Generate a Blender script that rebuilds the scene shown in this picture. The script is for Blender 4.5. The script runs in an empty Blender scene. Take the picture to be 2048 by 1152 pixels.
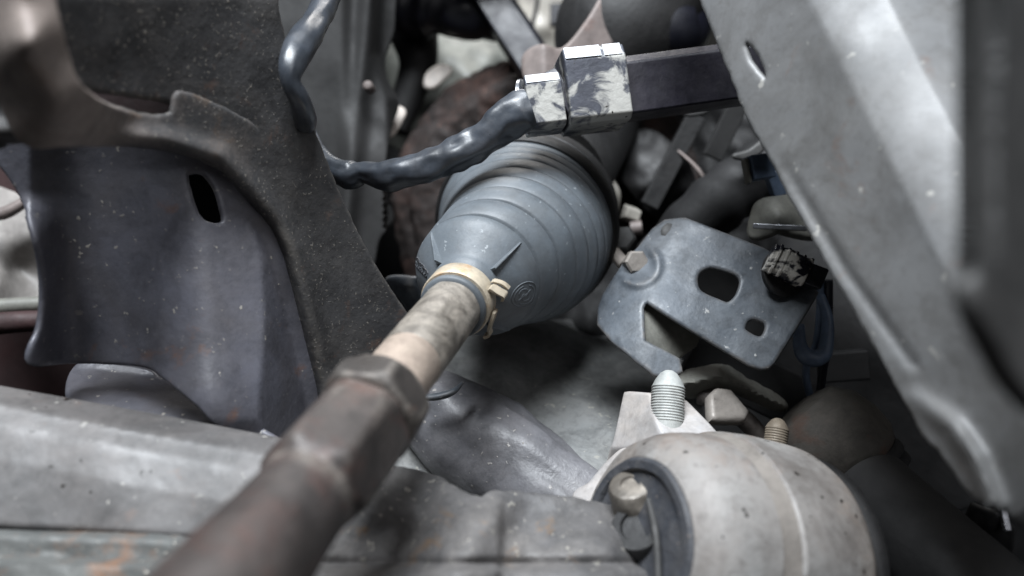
import bpy, bmesh, math, random
import numpy as np
from mathutils import Vector, Matrix, noise
from mathutils.geometry import delaunay_2d_cdt

random.seed(7)
scene = bpy.context.scene
COL = scene.collection

# ------------------------------------------------------------------ camera
F = 1490.0                       # focal length in pixels of the 2048 px wide photograph
cam_data = bpy.data.cameras.new('camera')
cam = bpy.data.objects.new('camera', cam_data)
COL.objects.link(cam)
cam_data.sensor_width = 36.0
cam_data.lens = F / 2048.0 * 36.0
cam.location = (0, 0, 0)
cam.rotation_euler = (math.radians(90), 0, 0)      # looks along +Y, Z up
cam_data.clip_start = 0.01
cam_data.clip_end = 20
cam_data.dof.use_dof = True
cam_data.dof.focus_distance = 0.235
cam_data.dof.aperture_fstop = cam_data.lens / 4.2
scene.camera = cam

# ------------------------------------------------------------------ world and lamps
world = bpy.data.worlds.new('World'); scene.world = world
world.use_nodes = True
bgn = world.node_tree.nodes['Background']
bgn.inputs[0].default_value = (0.80, 0.88, 1.0, 1)
bgn.inputs[1].default_value = 0.012

def area(name, loc, target, size, power, col):
    l = bpy.data.lights.new(name, 'AREA'); l.shape = 'RECTANGLE'
    l.size, l.size_y = size; l.energy = power; l.color = col
    o = bpy.data.objects.new(name, l); COL.objects.link(o)
    o.location = loc
    o.rotation_euler = (Vector(target) - Vector(loc)).to_track_quat('-Z', 'Y').to_euler()
    return o
area('workshop_lamp', (-0.14, -0.32, 0.90), (0.0, 0.25, 0.0), (0.65, 0.45), 34, (0.90, 0.95, 1.0))
area('side_fill', (0.35, -0.60, 0.35), (0.0, 0.25, 0.0), (0.5, 0.5), 1.4, (0.97, 0.97, 1.0))  # unseen fill, added to lift the shadows
area('engine_bay_lamp', (0.00, 0.56, 0.62), (0.0, 0.50, 0.05), (0.25, 0.20), 1.5, (1.0, 0.97, 0.93))

vs = scene.view_settings
vs.view_transform = 'Standard'; vs.look = 'None'; vs.exposure = 0.0; vs.gamma = 1.0
vs.use_curve_mapping = False
scene.cycles.use_denoising = True

# ------------------------------------------------------------------ helpers
def P(px, py, d):
    return Vector(((px - 1024) / F * d, d, (576 - py) / F * d)) * 0.001

def lin(c):
    r = []
    for v in c:
        v = v / 255.0
        r.append(v / 12.92 if v <= 0.04045 else ((v + 0.055) / 1.055) ** 2.4)
    return (*r, 1.0)

def thing(name, label, cat, loc, group=None):
    o = bpy.data.objects.new(name, None); COL.objects.link(o)
    o.empty_display_size = 0.01
    o.location = loc; o['label'] = label; o['category'] = cat
    if group: o['group'] = group
    return o

def tag(o, label, cat, group=None):
    o['label'] = label; o['category'] = cat
    if group: o['group'] = group
    return o

def root_loc(o):
    v = Vector(o.location)
    return v

def link(name, verts, faces, mat, parent=None, sharp=None, smooth=True, origin=None):
    """one mesh object; verts in world metres, moved so the origin sits on the object"""
    vs_ = np.array([tuple(v) for v in verts], dtype=float)
    if origin is None:
        origin = vs_.mean(0)
    origin = np.array(tuple(origin))
    me = bpy.data.meshes.new(name)
    me.from_pydata([tuple(v) for v in (vs_ - origin)], [], [tuple(int(i) for i in f) for f in faces])
    me.validate()
    bm = bmesh.new(); bm.from_mesh(me)
    bmesh.ops.remove_doubles(bm, verts=bm.verts, dist=1e-6)
    bmesh.ops.recalc_face_normals(bm, faces=bm.faces)
    bm.to_mesh(me); bm.free()
    if smooth:
        me.polygons.foreach_set('use_smooth', [True] * len(me.polygons))
        if sharp: me.set_sharp_from_angle(angle=math.radians(sharp))
    me.materials.append(mat)
    o = bpy.data.objects.new(name, me); COL.objects.link(o)
    wl = Vector(origin)
    if parent is not None:
        o.parent = parent
        base = Vector(parent.location)
        q = parent.parent
        while q is not None:
            base = base + Vector(q.location); q = q.parent
        o.location = wl - base
    else:
        o.location = wl
    return o

def cr(pts, n, closed=False):
    """Catmull-Rom through points of any dimension"""
    p = [np.array(q, dtype=float) for q in pts]
    out = []
    N = len(p)
    rng = range(N) if closed else range(N - 1)
    for i in rng:
        if closed:
            a, b, c, d = p[i - 1], p[i], p[(i + 1) % N], p[(i + 2) % N]
        else:
            a = p[max(i - 1, 0)]; b = p[i]; c = p[i + 1]; d = p[min(i + 2, N - 1)]
        for k in range(n):
            t = k / n
            out.append(0.5 * ((2 * b) + (-a + c) * t + (2 * a - 5 * b + 4 * c - d) * t * t + (-a + 3 * b - 3 * c + d) * t ** 3))
    if not closed: out.append(p[-1])
    return out

def resample(poly, step, smooth):
    poly = [np.array(q, dtype=float) for q in poly]
    if smooth:
        poly = cr(poly, 8, True)
    out = []
    N = len(poly)
    for i in range(N):
        a, b = poly[i], poly[(i + 1) % N]
        L = np.linalg.norm(b - a)
        if L < 1e-6: continue
        k = max(1, int(round(L / step)))
        for j in range(k):
            out.append(a + (b - a) * j / k)
    # drop points too near each other
    res = [out[0]]
    for q in out[1:]:
        if np.linalg.norm(q - res[-1]) > step * 0.45: res.append(q)
    if np.linalg.norm(res[-1] - res[0]) < step * 0.4: res.pop()
    return res

def inside(X, Y, poly):
    poly = np.array(poly)
    x1, y1 = poly[:, 0], poly[:, 1]
    x2, y2 = np.roll(x1, -1), np.roll(y1, -1)
    c = np.zeros(X.shape, dtype=int)
    for a, b, e, f in zip(x1, y1, x2, y2):
        if b == f: continue
        m = ((b > Y) != (f > Y)) & (X < (e - a) * (Y - b) / (f - b) + a)
        c += m
    return (c % 2) == 1

def sd(X, Y, line):
    """signed distance to an open polyline; + on the right hand when walking along it (pixel axes, y down)"""
    best = np.full(X.shape, 1e18); sg = np.ones(X.shape)
    for (a, b), (c, d) in zip(line[:-1], line[1:]):
        dx, dy = c - a, d - b
        L2 = dx * dx + dy * dy
        t = np.clip(((X - a) * dx + (Y - b) * dy) / L2, 0, 1)
        ex, ey = X - (a + t * dx), Y - (b + t * dy)
        q = ex * ex + ey * ey
        m = q < best
        best = np.where(m, q, best)
        sg = np.where(m, np.sign(dx * ey - dy * ex + 1e-9), sg)
    return np.sqrt(best) * sg

def sstep(x, a, b):
    t = np.clip((x - a) / (b - a), 0, 1)
    return t * t * (3 - 2 * t)

def tps(ctrl):
    """smooth depth through control points (px, py, depth)"""
    c = np.array(ctrl, dtype=float)
    n = len(c); S = 100.0
    xy = c[:, :2] / S
    def U(r2): return np.where(r2 > 1e-12, r2 * np.log(np.maximum(r2, 1e-12)), 0)
    D = ((xy[:, None] - xy[None]) ** 2).sum(-1)
    A = np.zeros((n + 3, n + 3)); A[:n, :n] = U(D) + np.eye(n) * 0.02
    A[:n, n] = 1; A[:n, n + 1:] = xy; A[n, :n] = 1; A[n + 1:, :n] = xy.T
    w = np.linalg.solve(A, np.concatenate([c[:, 2], [0, 0, 0]]))
    def f(X, Y):
        x, y = X / S, Y / S
        r = w[n] + w[n + 1] * x + w[n + 2] * y
        for i in range(n):
            r = r + w[i] * U((x - xy[i, 0]) ** 2 + (y - xy[i, 1]) ** 2)
        return r
    return f

def nz(X, Y, s, seed=0.0):
    return np.array([noise.noise(Vector((x / s, y / s, seed))) for x, y in zip(X, Y)])

def sheet(name, outline, depth, th, mat, parent=None, holes=(), step=10, smooth=True, rough_edge=0.0, lumps=None):
    """pressed metal: an outline with a depth relief, real thickness and rounded edges"""
    loops = [resample(outline, step, smooth)] + [resample(h, max(3, step * 0.5), True) for h in holes]
    if rough_edge:
        loops = [[q + rough_edge * np.array([noise.noise(Vector((q[0] / 17, q[1] / 17, 3.1))), noise.noise(Vector((q[0] / 17, q[1] / 17, 9.7)))]) for q in lp] for lp in loops]
    V2 = []; E = []
    for lp in loops:
        s = len(V2); n = len(lp)
        V2 += [Vector((q[0], q[1])) for q in lp]
        E += [(s + i, s + (i + 1) % n) for i in range(n)]
    o = np.array(loops[0])
    gx, gy = np.meshgrid(np.arange(o[:, 0].min(), o[:, 0].max(), step), np.arange(o[:, 1].min(), o[:, 1].max(), step * 0.87))
    gx = gx + (np.arange(gx.shape[0]) % 2)[:, None] * step * 0.5
    gx, gy = gx.ravel(), gy.ravel()
    m = inside(gx, gy, loops[0])
    for lp in loops[1:]: m &= ~inside(gx, gy, lp)
    gx, gy = gx[m], gy[m]
    B = np.array([(v.x, v.y) for v in V2])
    if len(gx):
        keep = np.ones(len(gx), bool)
        for i in range(0, len(gx), 2000):
            dd = ((gx[i:i + 2000, None] - B[None, :, 0]) ** 2 + (gy[i:i + 2000, None] - B[None, :, 1]) ** 2).min(1)
            keep[i:i + 2000] = dd > (step * 0.35) ** 2
        gx, gy = gx[keep], gy[keep]
    V2 += [Vector((x, y)) for x, y in zip(gx, gy)]
    vv, ee, ff, *_ = delaunay_2d_cdt(V2, E, [], 0, 1e-4)
    X = np.array([v.x for v in vv]); Y = np.array([v.y for v in vv])
    T = np.array([f for f in ff if len(f) == 3])
    cx, cy = X[T].mean(1), Y[T].mean(1)
    k = inside(cx, cy, loops[0])
    for lp in loops[1:]: k &= ~inside(cx, cy, lp)
    T = T[k]
    cr_ = (X[T[:, 1]] - X[T[:, 0]]) * (Y[T[:, 2]] - Y[T[:, 0]]) - (Y[T[:, 1]] - Y[T[:, 0]]) * (X[T[:, 2]] - X[T[:, 0]])
    T = np.where((cr_ > 0)[:, None], T[:, ::-1], T)      # normals towards the viewer's side
    D = depth(X, Y) + np.zeros_like(X)
    if lumps:
        for amp, s, seed in lumps: D = D + amp * nz(X, Y, s, seed)
    W = np.stack([(X - 1024) / F * D, D, (576 - Y) / F * D], 1) * 0.001
    fn = np.cross(W[T[:, 1]] - W[T[:, 0]], W[T[:, 2]] - W[T[:, 0]])
    N = np.zeros_like(W)
    for c in range(3): np.add.at(N, T[:, c], fn)
    N /= np.maximum(np.linalg.norm(N, axis=1, keepdims=True), 1e-12)
    t = th * 0.001
    cnt = {}
    for a, b, c in T:
        for e in ((a, b), (b, c), (c, a)):
            cnt[e] = True
    bd = [e for e in cnt if (e[1], e[0]) not in cnt]
    OUT = np.zeros_like(W)
    for a, b in bd:
        dv = W[b] - W[a]
        ov = np.cross(dv, (N[a] + N[b]) * 0.5); ov /= max(np.linalg.norm(ov), 1e-12)
        OUT[a] += ov; OUT[b] += ov
    OUT /= np.maximum(np.linalg.norm(OUT, axis=1, keepdims=True), 1e-12)
    nv = len(W)
    verts = [W, W - N * t]
    faces = [tuple(q) for q in T] + [tuple(nv + i for i in q[::-1]) for q in T]
    bi = sorted({i for e in bd for i in e}); idx = {v: i for i, v in enumerate(bi)}
    K = 5
    rings = [np.array(bi)]
    base = 2 * nv
    r = min(t / 2, 0.0015)
    for j in range(1, K):
        ph = math.pi * j / K
        verts.append(W[bi] + OUT[bi] * r * math.sin(ph) - N[bi] * (t / 2) * (1 - math.cos(ph)))
        rings.append(np.arange(base, base + len(bi))); base += len(bi)
    rings.append(np.array([nv + i for i in bi]))
    for a, b in bd:
        ia, ib = idx[a], idx[b]
        for j in range(K):
            faces.append((rings[j][ib], rings[j][ia], rings[j + 1][ia], rings[j + 1][ib]))
    return link(name, np.concatenate(verts), faces, mat, parent, sharp=55)

def frame(u):
    u = u.normalized()
    e2 = Vector((0, 0, 1)) - u * u.z
    if e2.length < 1e-3: e2 = Vector((1, 0, 0))
    e2.normalize()
    e1 = u.cross(e2).normalized()
    if e1.x < 0: e1 = -e1
    return e1, e2

def lathe(name, A, u, prof, mat, parent=None, seg=72, sharp=38, phase=0.0, wob=0.0, seed=0, off=None, rough=0.0):
    if rough:
        q = [np.array(prof[0], float)]
        for a_, b_ in zip(prof[:-1], prof[1:]):
            a_, b_ = np.array(a_, float), np.array(b_, float); k_ = max(1, int(np.linalg.norm(b_ - a_) / 1.5))
            q += [a_ + (b_ - a_) * (i_ + 1) / k_ for i_ in range(k_)]
        prof = [tuple(v_) for v_ in q]
    u = u.normalized(); e1, e2 = frame(u)
    V = []; Fc = []
    for t, r in prof:
        for k in range(seg):
            a = 2 * math.pi * k / seg + phase
            rr = r
            if wob: rr = r * (1 + wob * noise.noise(Vector((math.cos(a) * 2.2, math.sin(a) * 2.2, t * 0.12 + seed))))
            tt_ = t
            if rough:
                w_ = Vector((rr * math.cos(a) / 6.0, rr * math.sin(a) / 6.0, t / 6.0 + seed))
                rr += rough * (noise.noise(w_) + 0.6 * noise.noise(w_ * 2.3)); tt_ = t + rough * (noise.noise(w_ + Vector((7, 3, 1))) + 0.6 * noise.noise(w_ * 2.1))
            V.append(A + (off(t) if off else Vector((0, 0, 0))) + (u * tt_ + e1 * (rr * math.cos(a)) + e2 * (rr * math.sin(a))) * 0.001)
    n = len(prof)
    for i in range(n - 1):
        for k in range(seg):
            k2 = (k + 1) % seg
            Fc.append((i * seg + k, i * seg + k2, (i + 1) * seg + k2, (i + 1) * seg + k))
    if prof[0][1] > 0.01: Fc.append(tuple(range(seg)))
    if prof[-1][1] > 0.01: Fc.append(tuple(range((n - 1) * seg, n * seg))[::-1])
    return link(name, V, Fc, mat, parent, sharp=sharp)

def tube(name, pts, rads, mat, parent=None, seg=18, n=8, wrinkle=0.0, wl=6.0, flat=1.0, seed=0.0, world=False):
    """pts: (px, py, depth mm); rads in mm"""
    W = [P(*p) if not world else Vector(p) for p in pts]
    q = cr([(*w, r) for w, r in zip(W, rads)], n)
    C = [Vector(a[:3]) for a in q]; R = [a[3] for a in q]
    V = []; Fc = []
    prev = None; L = 0.0
    for i, c in enumerate(C):
        tg = (C[min(i + 1, len(C) - 1)] - C[max(i - 1, 0)]).normalized()
        if i: L += (C[i] - C[i - 1]).length * 1000
        if prev is None: e1, e2 = frame(tg); prev = e1
        e1 = (prev - tg * prev.dot(tg)).normalized(); prev = e1
        e2 = tg.cross(e1)
        for k in range(seg):
            a = 2 * math.pi * k / seg
            r = R[i]
            if wrinkle:
                r *= 1 + wrinkle * noise.noise(Vector((math.cos(a) * 1.4, math.sin(a) * 1.4, L / wl + seed))) \
                       + wrinkle * 0.6 * noise.noise(Vector((math.cos(a) * 2.6 + 5, math.sin(a) * 2.6, L / (wl * 0.45) + seed)))
            V.append(c + (e1 * math.cos(a) * r + e2 * math.sin(a) * r * flat) * 0.001)
    m = len(C)
    for i in range(m - 1):
        for k in range(seg):
            k2 = (k + 1) % seg
            Fc.append((i * seg + k, i * seg + k2, (i + 1) * seg + k2, (i + 1) * seg + k))
    Fc.append(tuple(range(seg))); Fc.append(tuple(range((m - 1) * seg, m * seg))[::-1])
    return link(name, V, Fc, mat, parent, sharp=60)

def prism(name, A, B, sec, mat, parent=None, bevel=0.4, twist=0.0, sec2=None):
    """section points (up, towards viewer) in mm swept from A to B"""
    u = (B - A).normalized()
    f = Vector((0, -1, 0)); f = (f - u * f.dot(u)).normalized()
    w = u.cross(f).normalized()
    if w.z < 0: w = -w
    if twist:
        ro = Matrix.Rotation(math.radians(twist), 3, u); f = ro @ f; w = ro @ w
    n = len(sec); sec2 = sec2 or sec
    V = [A + (w * a + f * b) * 0.001 for a, b in sec] + [B + (w * a + f * b) * 0.001 for a, b in sec2]
    Fc = [tuple(range(n)), tuple(range(n, 2 * n))[::-1]] + [(i, (i + 1) % n, n + (i + 1) % n, n + i) for i in range(n)]
    o = link(name, V, Fc, mat, parent, sharp=30)
    if bevel:
        md = o.modifiers.new('bevel', 'BEVEL'); md.width = bevel * 0.001; md.segments = 3
        md.limit_method = 'ANGLE'; md.angle_limit = math.radians(25)
        md.harden_normals = True
    return o

# ------------------------------------------------------------------ materials
def surf(name, c1, c2, rough=0.6, metal=0.0, speck=0.0, speck_col=(190, 185, 175), speck_scale=700,
         rust=0.0, rust_col=(110, 66, 40), rust_scale=70, bump=0.25, scale=60, fine=450, dust=0.0, dust_col=(150, 143, 132),
         patch=None, patch_col=None, patch_scale=90, rvar=0.15, spec=0.5, pits=0.0, coat=0.0, patch_soft=0.05, grime=0.55, grime_col=None, grime_scale=None, grad=None, wear=0.0, wear_col=(150, 142, 134)):
    m = bpy.data.materials.new(name); m.use_nodes = True
    nt = m.node_tree; N = nt.nodes; L = nt.links
    b = N['Principled BSDF']
    tc = N.new('ShaderNodeTexCoord'); geo = N.new('ShaderNodeNewGeometry')
    vec = geo.outputs['Position']
    def nse(s, det=4, rg=0.6, dist=0.0, off=0):
        n = N.new('ShaderNodeTexNoise'); n.inputs['Scale'].default_value = s
        n.inputs['Detail'].default_value = det; n.inputs['Roughness'].default_value = rg
        n.inputs['Distortion'].default_value = dist
        mp = N.new('ShaderNodeMapping'); mp.inputs['Location'].default_value = (off, off * 0.7, off * 1.3)
        L.new(vec, mp.inputs['Vector']); L.new(mp.outputs[0], n.inputs['Vector'])
        return n.outputs['Fac']
    def ramp(sock, a, c):
        r = N.new('ShaderNodeMapRange'); r.inputs['From Min'].default_value = a; r.inputs['From Max'].default_value = c
        L.new(sock, r.inputs['Value']); return r.outputs[0]
    def mix(f, a, c):
        x = N.new('ShaderNodeMix'); x.data_type = 'RGBA'
        if isinstance(f, float): x.inputs[0].default_value = f
        else: L.new(f, x.inputs[0])
        for s, v in ((6, a), (7, c)):
            if isinstance(v, tuple): x.inputs[s].default_value = v
            else: L.new(v, x.inputs[s])
        return x.outputs[2]
    def math_(op, a, v):
        x = N.new('ShaderNodeMath'); x.operation = op
        L.new(a, x.inputs[0])
        if isinstance(v, (int, float)): x.inputs[1].default_value = v
        else: L.new(v, x.inputs[1])
        return x.outputs[0]
    n1 = nse(scale, 6, 0.62, 0.3)
    col = mix(ramp(n1, 0.32, 0.68), lin(c1), lin(c2))
    nf = nse(fine, 3, 0.6, 0, 3)
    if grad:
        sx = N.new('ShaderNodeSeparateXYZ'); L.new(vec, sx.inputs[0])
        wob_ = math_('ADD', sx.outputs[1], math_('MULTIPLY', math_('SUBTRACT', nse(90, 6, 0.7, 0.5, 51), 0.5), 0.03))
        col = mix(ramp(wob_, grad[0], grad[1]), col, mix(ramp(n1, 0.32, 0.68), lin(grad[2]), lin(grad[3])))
    if dust:
        nd = nse(scale * 0.55, 7, 0.7, 0.6, 5)
        f = math_('MULTIPLY', ramp(nd, 0.46, 0.72), dust)
        col = mix(f, col, lin(dust_col))
    if grime:
        ng = nse(grime_scale or 75, 9, 0.74, 0.5, 37)
        gc = lin(grime_col) if grime_col else tuple(v * 0.34 for v in lin(c1)[:3]) + (1.0,)
        col = mix(math_('MULTIPLY', ramp(ng, 0.44, 0.66), grime), col, gc)
        ng2 = nse(330, 5, 0.7, 0.3, 41)
        col = mix(math_('MULTIPLY', ramp(ng2, 0.50, 0.70), grime * 0.55), col, gc)
    if patch is not None:
        npz = nse(patch_scale, 6, 0.6, 0.8, 8)
        col = mix(ramp(npz, patch, patch + patch_soft), col, lin(patch_col))
    if rust:
        nr = nse(rust_scale, 7, 0.7, 0.4, 11)
        col = mix(math_('MULTIPLY', ramp(nr, 0.62 - 0.25 * rust, 0.80 - 0.2 * rust), 0.9), col, lin(rust_col))
    sp_out = None
    if speck:
        ns = nse(speck_scale, 2, 0.5, 0, 17)
        ns2 = nse(speck_scale * 0.12, 3, 0.6, 0, 19)
        f = math_('MULTIPLY', ramp(ns, 0.70 - 0.06 * speck, 0.76 - 0.06 * speck), ramp(ns2, 0.36, 0.6))
        sp_out = math_('MINIMUM', f, 1.0)
        col = mix(sp_out, col, lin(speck_col))
    if pits:
        n_p = nse(260, 2, 0.5, 0, 23)
        pf = ramp(n_p, 0.735 - 0.05 * pits, 0.75 - 0.05 * pits)
        col = mix(pf, col, lin((38, 34, 30)))
    if wear:                                   # rubbed metal on exposed edges, broken up by noise
        wf = math_('MULTIPLY', ramp(geo.outputs['Pointiness'], 0.515, 0.58), ramp(nse(160, 5, 0.7, 0.3, 61), 0.38, 0.62))
        col = mix(math_('MULTIPLY', wf, wear), col, lin(wear_col))
    L.new(col, b.inputs['Base Color'])
    rr = N.new('ShaderNodeMapRange'); rr.inputs['To Min'].default_value = max(0.03, rough - rvar); rr.inputs['To Max'].default_value = min(1, rough + rvar)
    rr.inputs['From Min'].default_value = 0.3; rr.inputs['From Max'].default_value = 0.7
    L.new(nse(scale * 1.7, 5, 0.65, 0, 29), rr.inputs['Value']); L.new(rr.outputs[0], b.inputs['Roughness'])
    b.inputs['Metallic'].default_value = metal
    b.inputs['Specular IOR Level'].default_value = spec
    b.inputs['Coat Weight'].default_value = coat
    if bump:
        h = math_('ADD', nf, math_('MULTIPLY', n1, 1.6))
        if sp_out is not None: h = math_('ADD', h, math_('MULTIPLY', sp_out, 0.7))
        bp = N.new('ShaderNodeBump'); bp.inputs['Strength'].default_value = bump
        bp.inputs['Distance'].default_value = 0.0006
        L.new(h, bp.inputs['Height']); L.new(bp.outputs[0], b.inputs['Normal'])
    return m

M = {}
M['panel'] = surf('painted_grey_panel', (110, 111, 112), (123, 123, 123), 0.42, 0.0, bump=0.04, scale=28, dust=0.35, dust_col=(132, 131, 128), speck=0.25, speck_col=(165, 163, 158), speck_scale=260, grime=0.6, grime_col=(80, 78, 75), grime_scale=34, rust=0.07, rust_col=(112, 92, 82))
M['arm'] = surf('grimy_dark_steel', (60, 60, 62), (74, 73, 73), 0.55, 0.05, speck=1.15, speck_col=(120, 115, 108), speck_scale=1000, bump=0.4, scale=55, dust=0.3, dust_col=(98, 92, 86), rust=0.12, rust_col=(100, 76, 64), wear=0.6, wear_col=(132, 126, 118), grime=0.7, grime_scale=40)
M['web'] = surf('lavender_lit_steel_web', (103, 104, 114), (84, 82, 86), 0.45, 0.1, speck=0.45, speck_col=(165, 160, 152), speck_scale=480, bump=0.22, scale=38, dust=0.25, dust_col=(112, 108, 108), rust=0.06, rust_col=(120, 86, 66))  # lavender of the lit web is put into the base colour
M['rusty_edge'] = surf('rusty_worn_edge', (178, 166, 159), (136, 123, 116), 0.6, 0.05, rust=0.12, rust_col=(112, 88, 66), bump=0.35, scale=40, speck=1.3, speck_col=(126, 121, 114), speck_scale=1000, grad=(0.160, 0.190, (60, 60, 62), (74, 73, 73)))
M['beam'] = surf('light_grey_beam', (96, 95, 95), (110, 107, 106), 0.46, 0.0, spec=0.5, speck=0.3, speck_col=(165, 162, 156), speck_scale=420, bump=0.07, scale=30, dust=0.4, dust_col=(124, 117, 112), rust=0.05, rust_col=(130, 100, 84), pits=0.3)
M['beam_lip'] = surf('weathered_beam_lip', (92, 94, 93), (108, 108, 105), 0.6, 0.1, speck=0.5, bump=0.4, scale=45, rust=0.30, rust_col=(134, 92, 60), rust_scale=45)
M['crossmember'] = surf('dirty_crossmember', (84, 83, 84), (108, 105, 103), 0.66, 0.0, speck=0.9, speck_col=(150, 146, 138), speck_scale=430, bump=0.5, scale=50, dust=0.35, dust_col=(112, 106, 100), rust=0.08, rust_col=(128, 96, 58))
M['horn'] = surf('violet_grey_steel', (98, 98, 102), (114, 113, 116), 0.5, 0.0, speck=0.6, speck_col=(165, 160, 155), speck_scale=480, bump=0.35, scale=50, dust=0.3, dust_col=(118, 112, 110))
M['cup'] = surf('dull_brown_grey_cup', (64, 62, 58), (78, 73, 68), 0.75, 0.0, spec=0.3, bump=0.4, scale=45, rust=0.2, rust_col=(80, 58, 48))
M['housing'] = surf('dull_green_grey_casting', (116, 118, 118), (132, 132, 130), 0.6, 0.0, grime=0.7, speck=0.4, speck_col=(150, 148, 140), speck_scale=380, bump=0.25, scale=40, dust=0.3, dust_col=(116, 112, 104))
M['boot'] = surf('blue_grey_rubber', (88, 95, 101), (96, 102, 108), 0.52, 0.0, grime=0.4, bump=0.12, scale=40, fine=800, dust=0.35, dust_col=(124, 126, 126), speck=0.2, speck_col=(150, 155, 158), speck_scale=520, rvar=0.1, grime_col=(62, 62, 62), grime_scale=60)
M['boot_dark'] = surf('grimy_dark_rubber', (52, 55, 62), (74, 74, 76), 0.7, bump=0.5, scale=160, speck=0.6, speck_col=(120, 110, 104), speck_scale=900)
M['black_rubber'] = surf('black_rubber', (26, 26, 27), (36, 35, 35), 0.6, bump=0.3, scale=60, speck=0.15, speck_col=(70, 66, 62))
M['clamp'] = surf('rust_stained_clamp', (196, 184, 164), (205, 190, 168), 0.5, 0.25, rust=0.34, rust_col=(186, 142, 96), rust_scale=110, bump=0.25, scale=90)
M['rod'] = surf('worn_beige_rod', (158, 150, 140), (128, 122, 114), 0.5, 0.1, bump=0.35, scale=70, dust=0.3, dust_col=(174, 162, 148), patch=0.45, patch_col=(84, 79, 73), patch_scale=95, patch_soft=0.2, grime=0.7, grime_col=(70, 66, 60), grime_scale=120)
M['rod_clean'] = surf('pale_scraped_rod', (184, 168, 154), (168, 152, 140), 0.5, 0.2, bump=0.25, scale=120, speck=0.3, speck_col=(120, 108, 100))
M['nut'] = surf('grimy_lock_nut', (58, 55, 53), (72, 67, 64), 0.5, 0.25, bump=0.4, scale=60, rust=0.3, rust_col=(84, 62, 54), wear=0.8)
M['rod_end'] = surf('rust_brown_rod_end', (60, 56, 55), (74, 67, 64), 0.5, 0.2, bump=0.4, scale=35, rust=0.4, rust_col=(78, 54, 48), wear=0.8, grime=0.8, grime_scale=50)
M['sleeve'] = surf('glossy_black_sleeve', (56, 61, 68), (66, 71, 79), 0.36, 0.0, bump=0.12, scale=90, dust=0.25, dust_col=(100, 94, 88), spec=0.8, rvar=0.1)
M['nut_paint'] = surf('flaking_white_paint_on_steel', (76, 79, 88), (64, 66, 75), 0.45, 0.2, patch=0.44, patch_col=(168, 167, 162), patch_scale=105, patch_soft=0.09, bump=0.25, scale=200, pits=0.7)
M['bright'] = surf('bright_worn_steel', (190, 192, 198), (160, 162, 168), 0.3, 0.8, bump=0.1, scale=120)
M['rail'] = surf('dark_violet_bar', (36, 35, 44), (46, 44, 53), 0.45, 0.0, bump=0.2, scale=50, dust=0.2, dust_col=(90, 86, 88))
M['plate'] = surf('blue_grey_steel_plate', (74, 80, 87), (87, 93, 100), 0.5, 0.1, wear=0.6, grime=0.7, speck=0.3, speck_col=(160, 160, 158), speck_scale=420, bump=0.2, scale=45, dust=0.3, dust_col=(118, 120, 120))
M['plate_dull'] = surf('dull_grey_flange', (110, 110, 104), (122, 121, 114), 0.6, 0.0, bump=0.2, scale=50, dust=0.3)
M['clip_paint'] = surf('black_clip_with_white_paint', (24, 24, 32), (34, 34, 44), 0.3, 0.0, patch=0.51, patch_col=(190, 186, 178), patch_scale=110, bump=0.2, scale=150)
M['black_clip'] = surf('black_plastic', (22, 23, 30), (32, 33, 40), 0.35, bump=0.15, scale=120)
M['bush'] = surf('stained_pale_alloy', (142, 141, 139), (120, 113, 108), 0.6, 0.05, bump=0.25, scale=26, dust=0.5, dust_col=(166, 152, 138), rust=0.30, rust_col=(124, 104, 90), rust_scale=22, pits=0.8, grime=0.8, grime_col=(74, 68, 64), grime_scale=34)
M['bush_groove'] = surf('grey_groove_band', (146, 140, 134), (130, 124, 118), 0.5, 0.2, bump=0.3, scale=60, pits=0.3)
M['bracket_pale'] = surf('pale_pink_grey_bracket', (182, 176, 172), (166, 166, 168), 0.5, 0.1, bump=0.15, scale=30, dust=0.4, dust_col=(190, 172, 152))
M['bolt_white'] = surf('whitish_zinc_bolt', (158, 162, 161), (174, 175, 171), 0.55, 0.1, bump=0.2, scale=90, dust=0.3, dust_col=(150, 144, 134))
M['bolt_beige'] = surf('beige_bolt', (150, 138, 122), (128, 117, 104), 0.5, 0.2, bump=0.2, scale=90)
M['rusty'] = surf('rust_brown_drum', (54, 45, 42), (36, 31, 30), 0.85, 0.1, rust=0.5, rust_col=(80, 58, 51), rust_scale=38, bump=0.8, scale=45, speck=0.5, speck_col=(112, 86, 76), speck_scale=240)
M['dark_panel'] = surf('dark_grey_stamping', (62, 62, 62), (74, 73, 72), 0.6, 0.05, bump=0.2, scale=25, dust=0.2, dust_col=(88, 84, 80))
M['stamping'] = surf('very_dark_grey_stamping', (25, 25, 25), (32, 31, 31), 0.75, 0.0, bump=0.15, scale=25)
M['charcoal'] = surf('charcoal_plastic', (34, 34, 35), (44, 43, 43), 0.6, bump=0.25, scale=30, dust=0.2, dust_col=(70, 68, 66))
M['black'] = surf('plain_black', (17, 17, 18), (26, 25, 26), 0.7, bump=0.2, scale=30)
M['navy'] = surf('dark_navy_paint', (15, 16, 26), (21, 22, 32), 0.45, bump=0.15, scale=30)
M['pale'] = surf('pale_beige_alloy', (178, 172, 162), (160, 156, 148), 0.5, 0.1, bump=0.3, scale=30, dust=0.3)
M['grey_green'] = surf('grey_green_casting', (100, 102, 97), (114, 115, 109), 0.55, 0.1, bump=0.3, scale=30, dust=0.2)
M['white'] = surf('chalky_white', (226, 218, 210), (212, 200, 190), 0.6, bump=0.2, scale=40)
M['highlight_white'] = surf('painted_highlight_white', (238, 240, 244), (222, 226, 232), 0.3, 0.1, bump=0.1, scale=120)  # white base colour paints the highlight on the union's upper facets
M['pinkish'] = surf('pinkish_worn_steel', (136, 124, 119), (116, 107, 104), 0.55, 0.1, bump=0.2, scale=40, rust=0.2, rust_col=(112, 84, 76))
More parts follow.
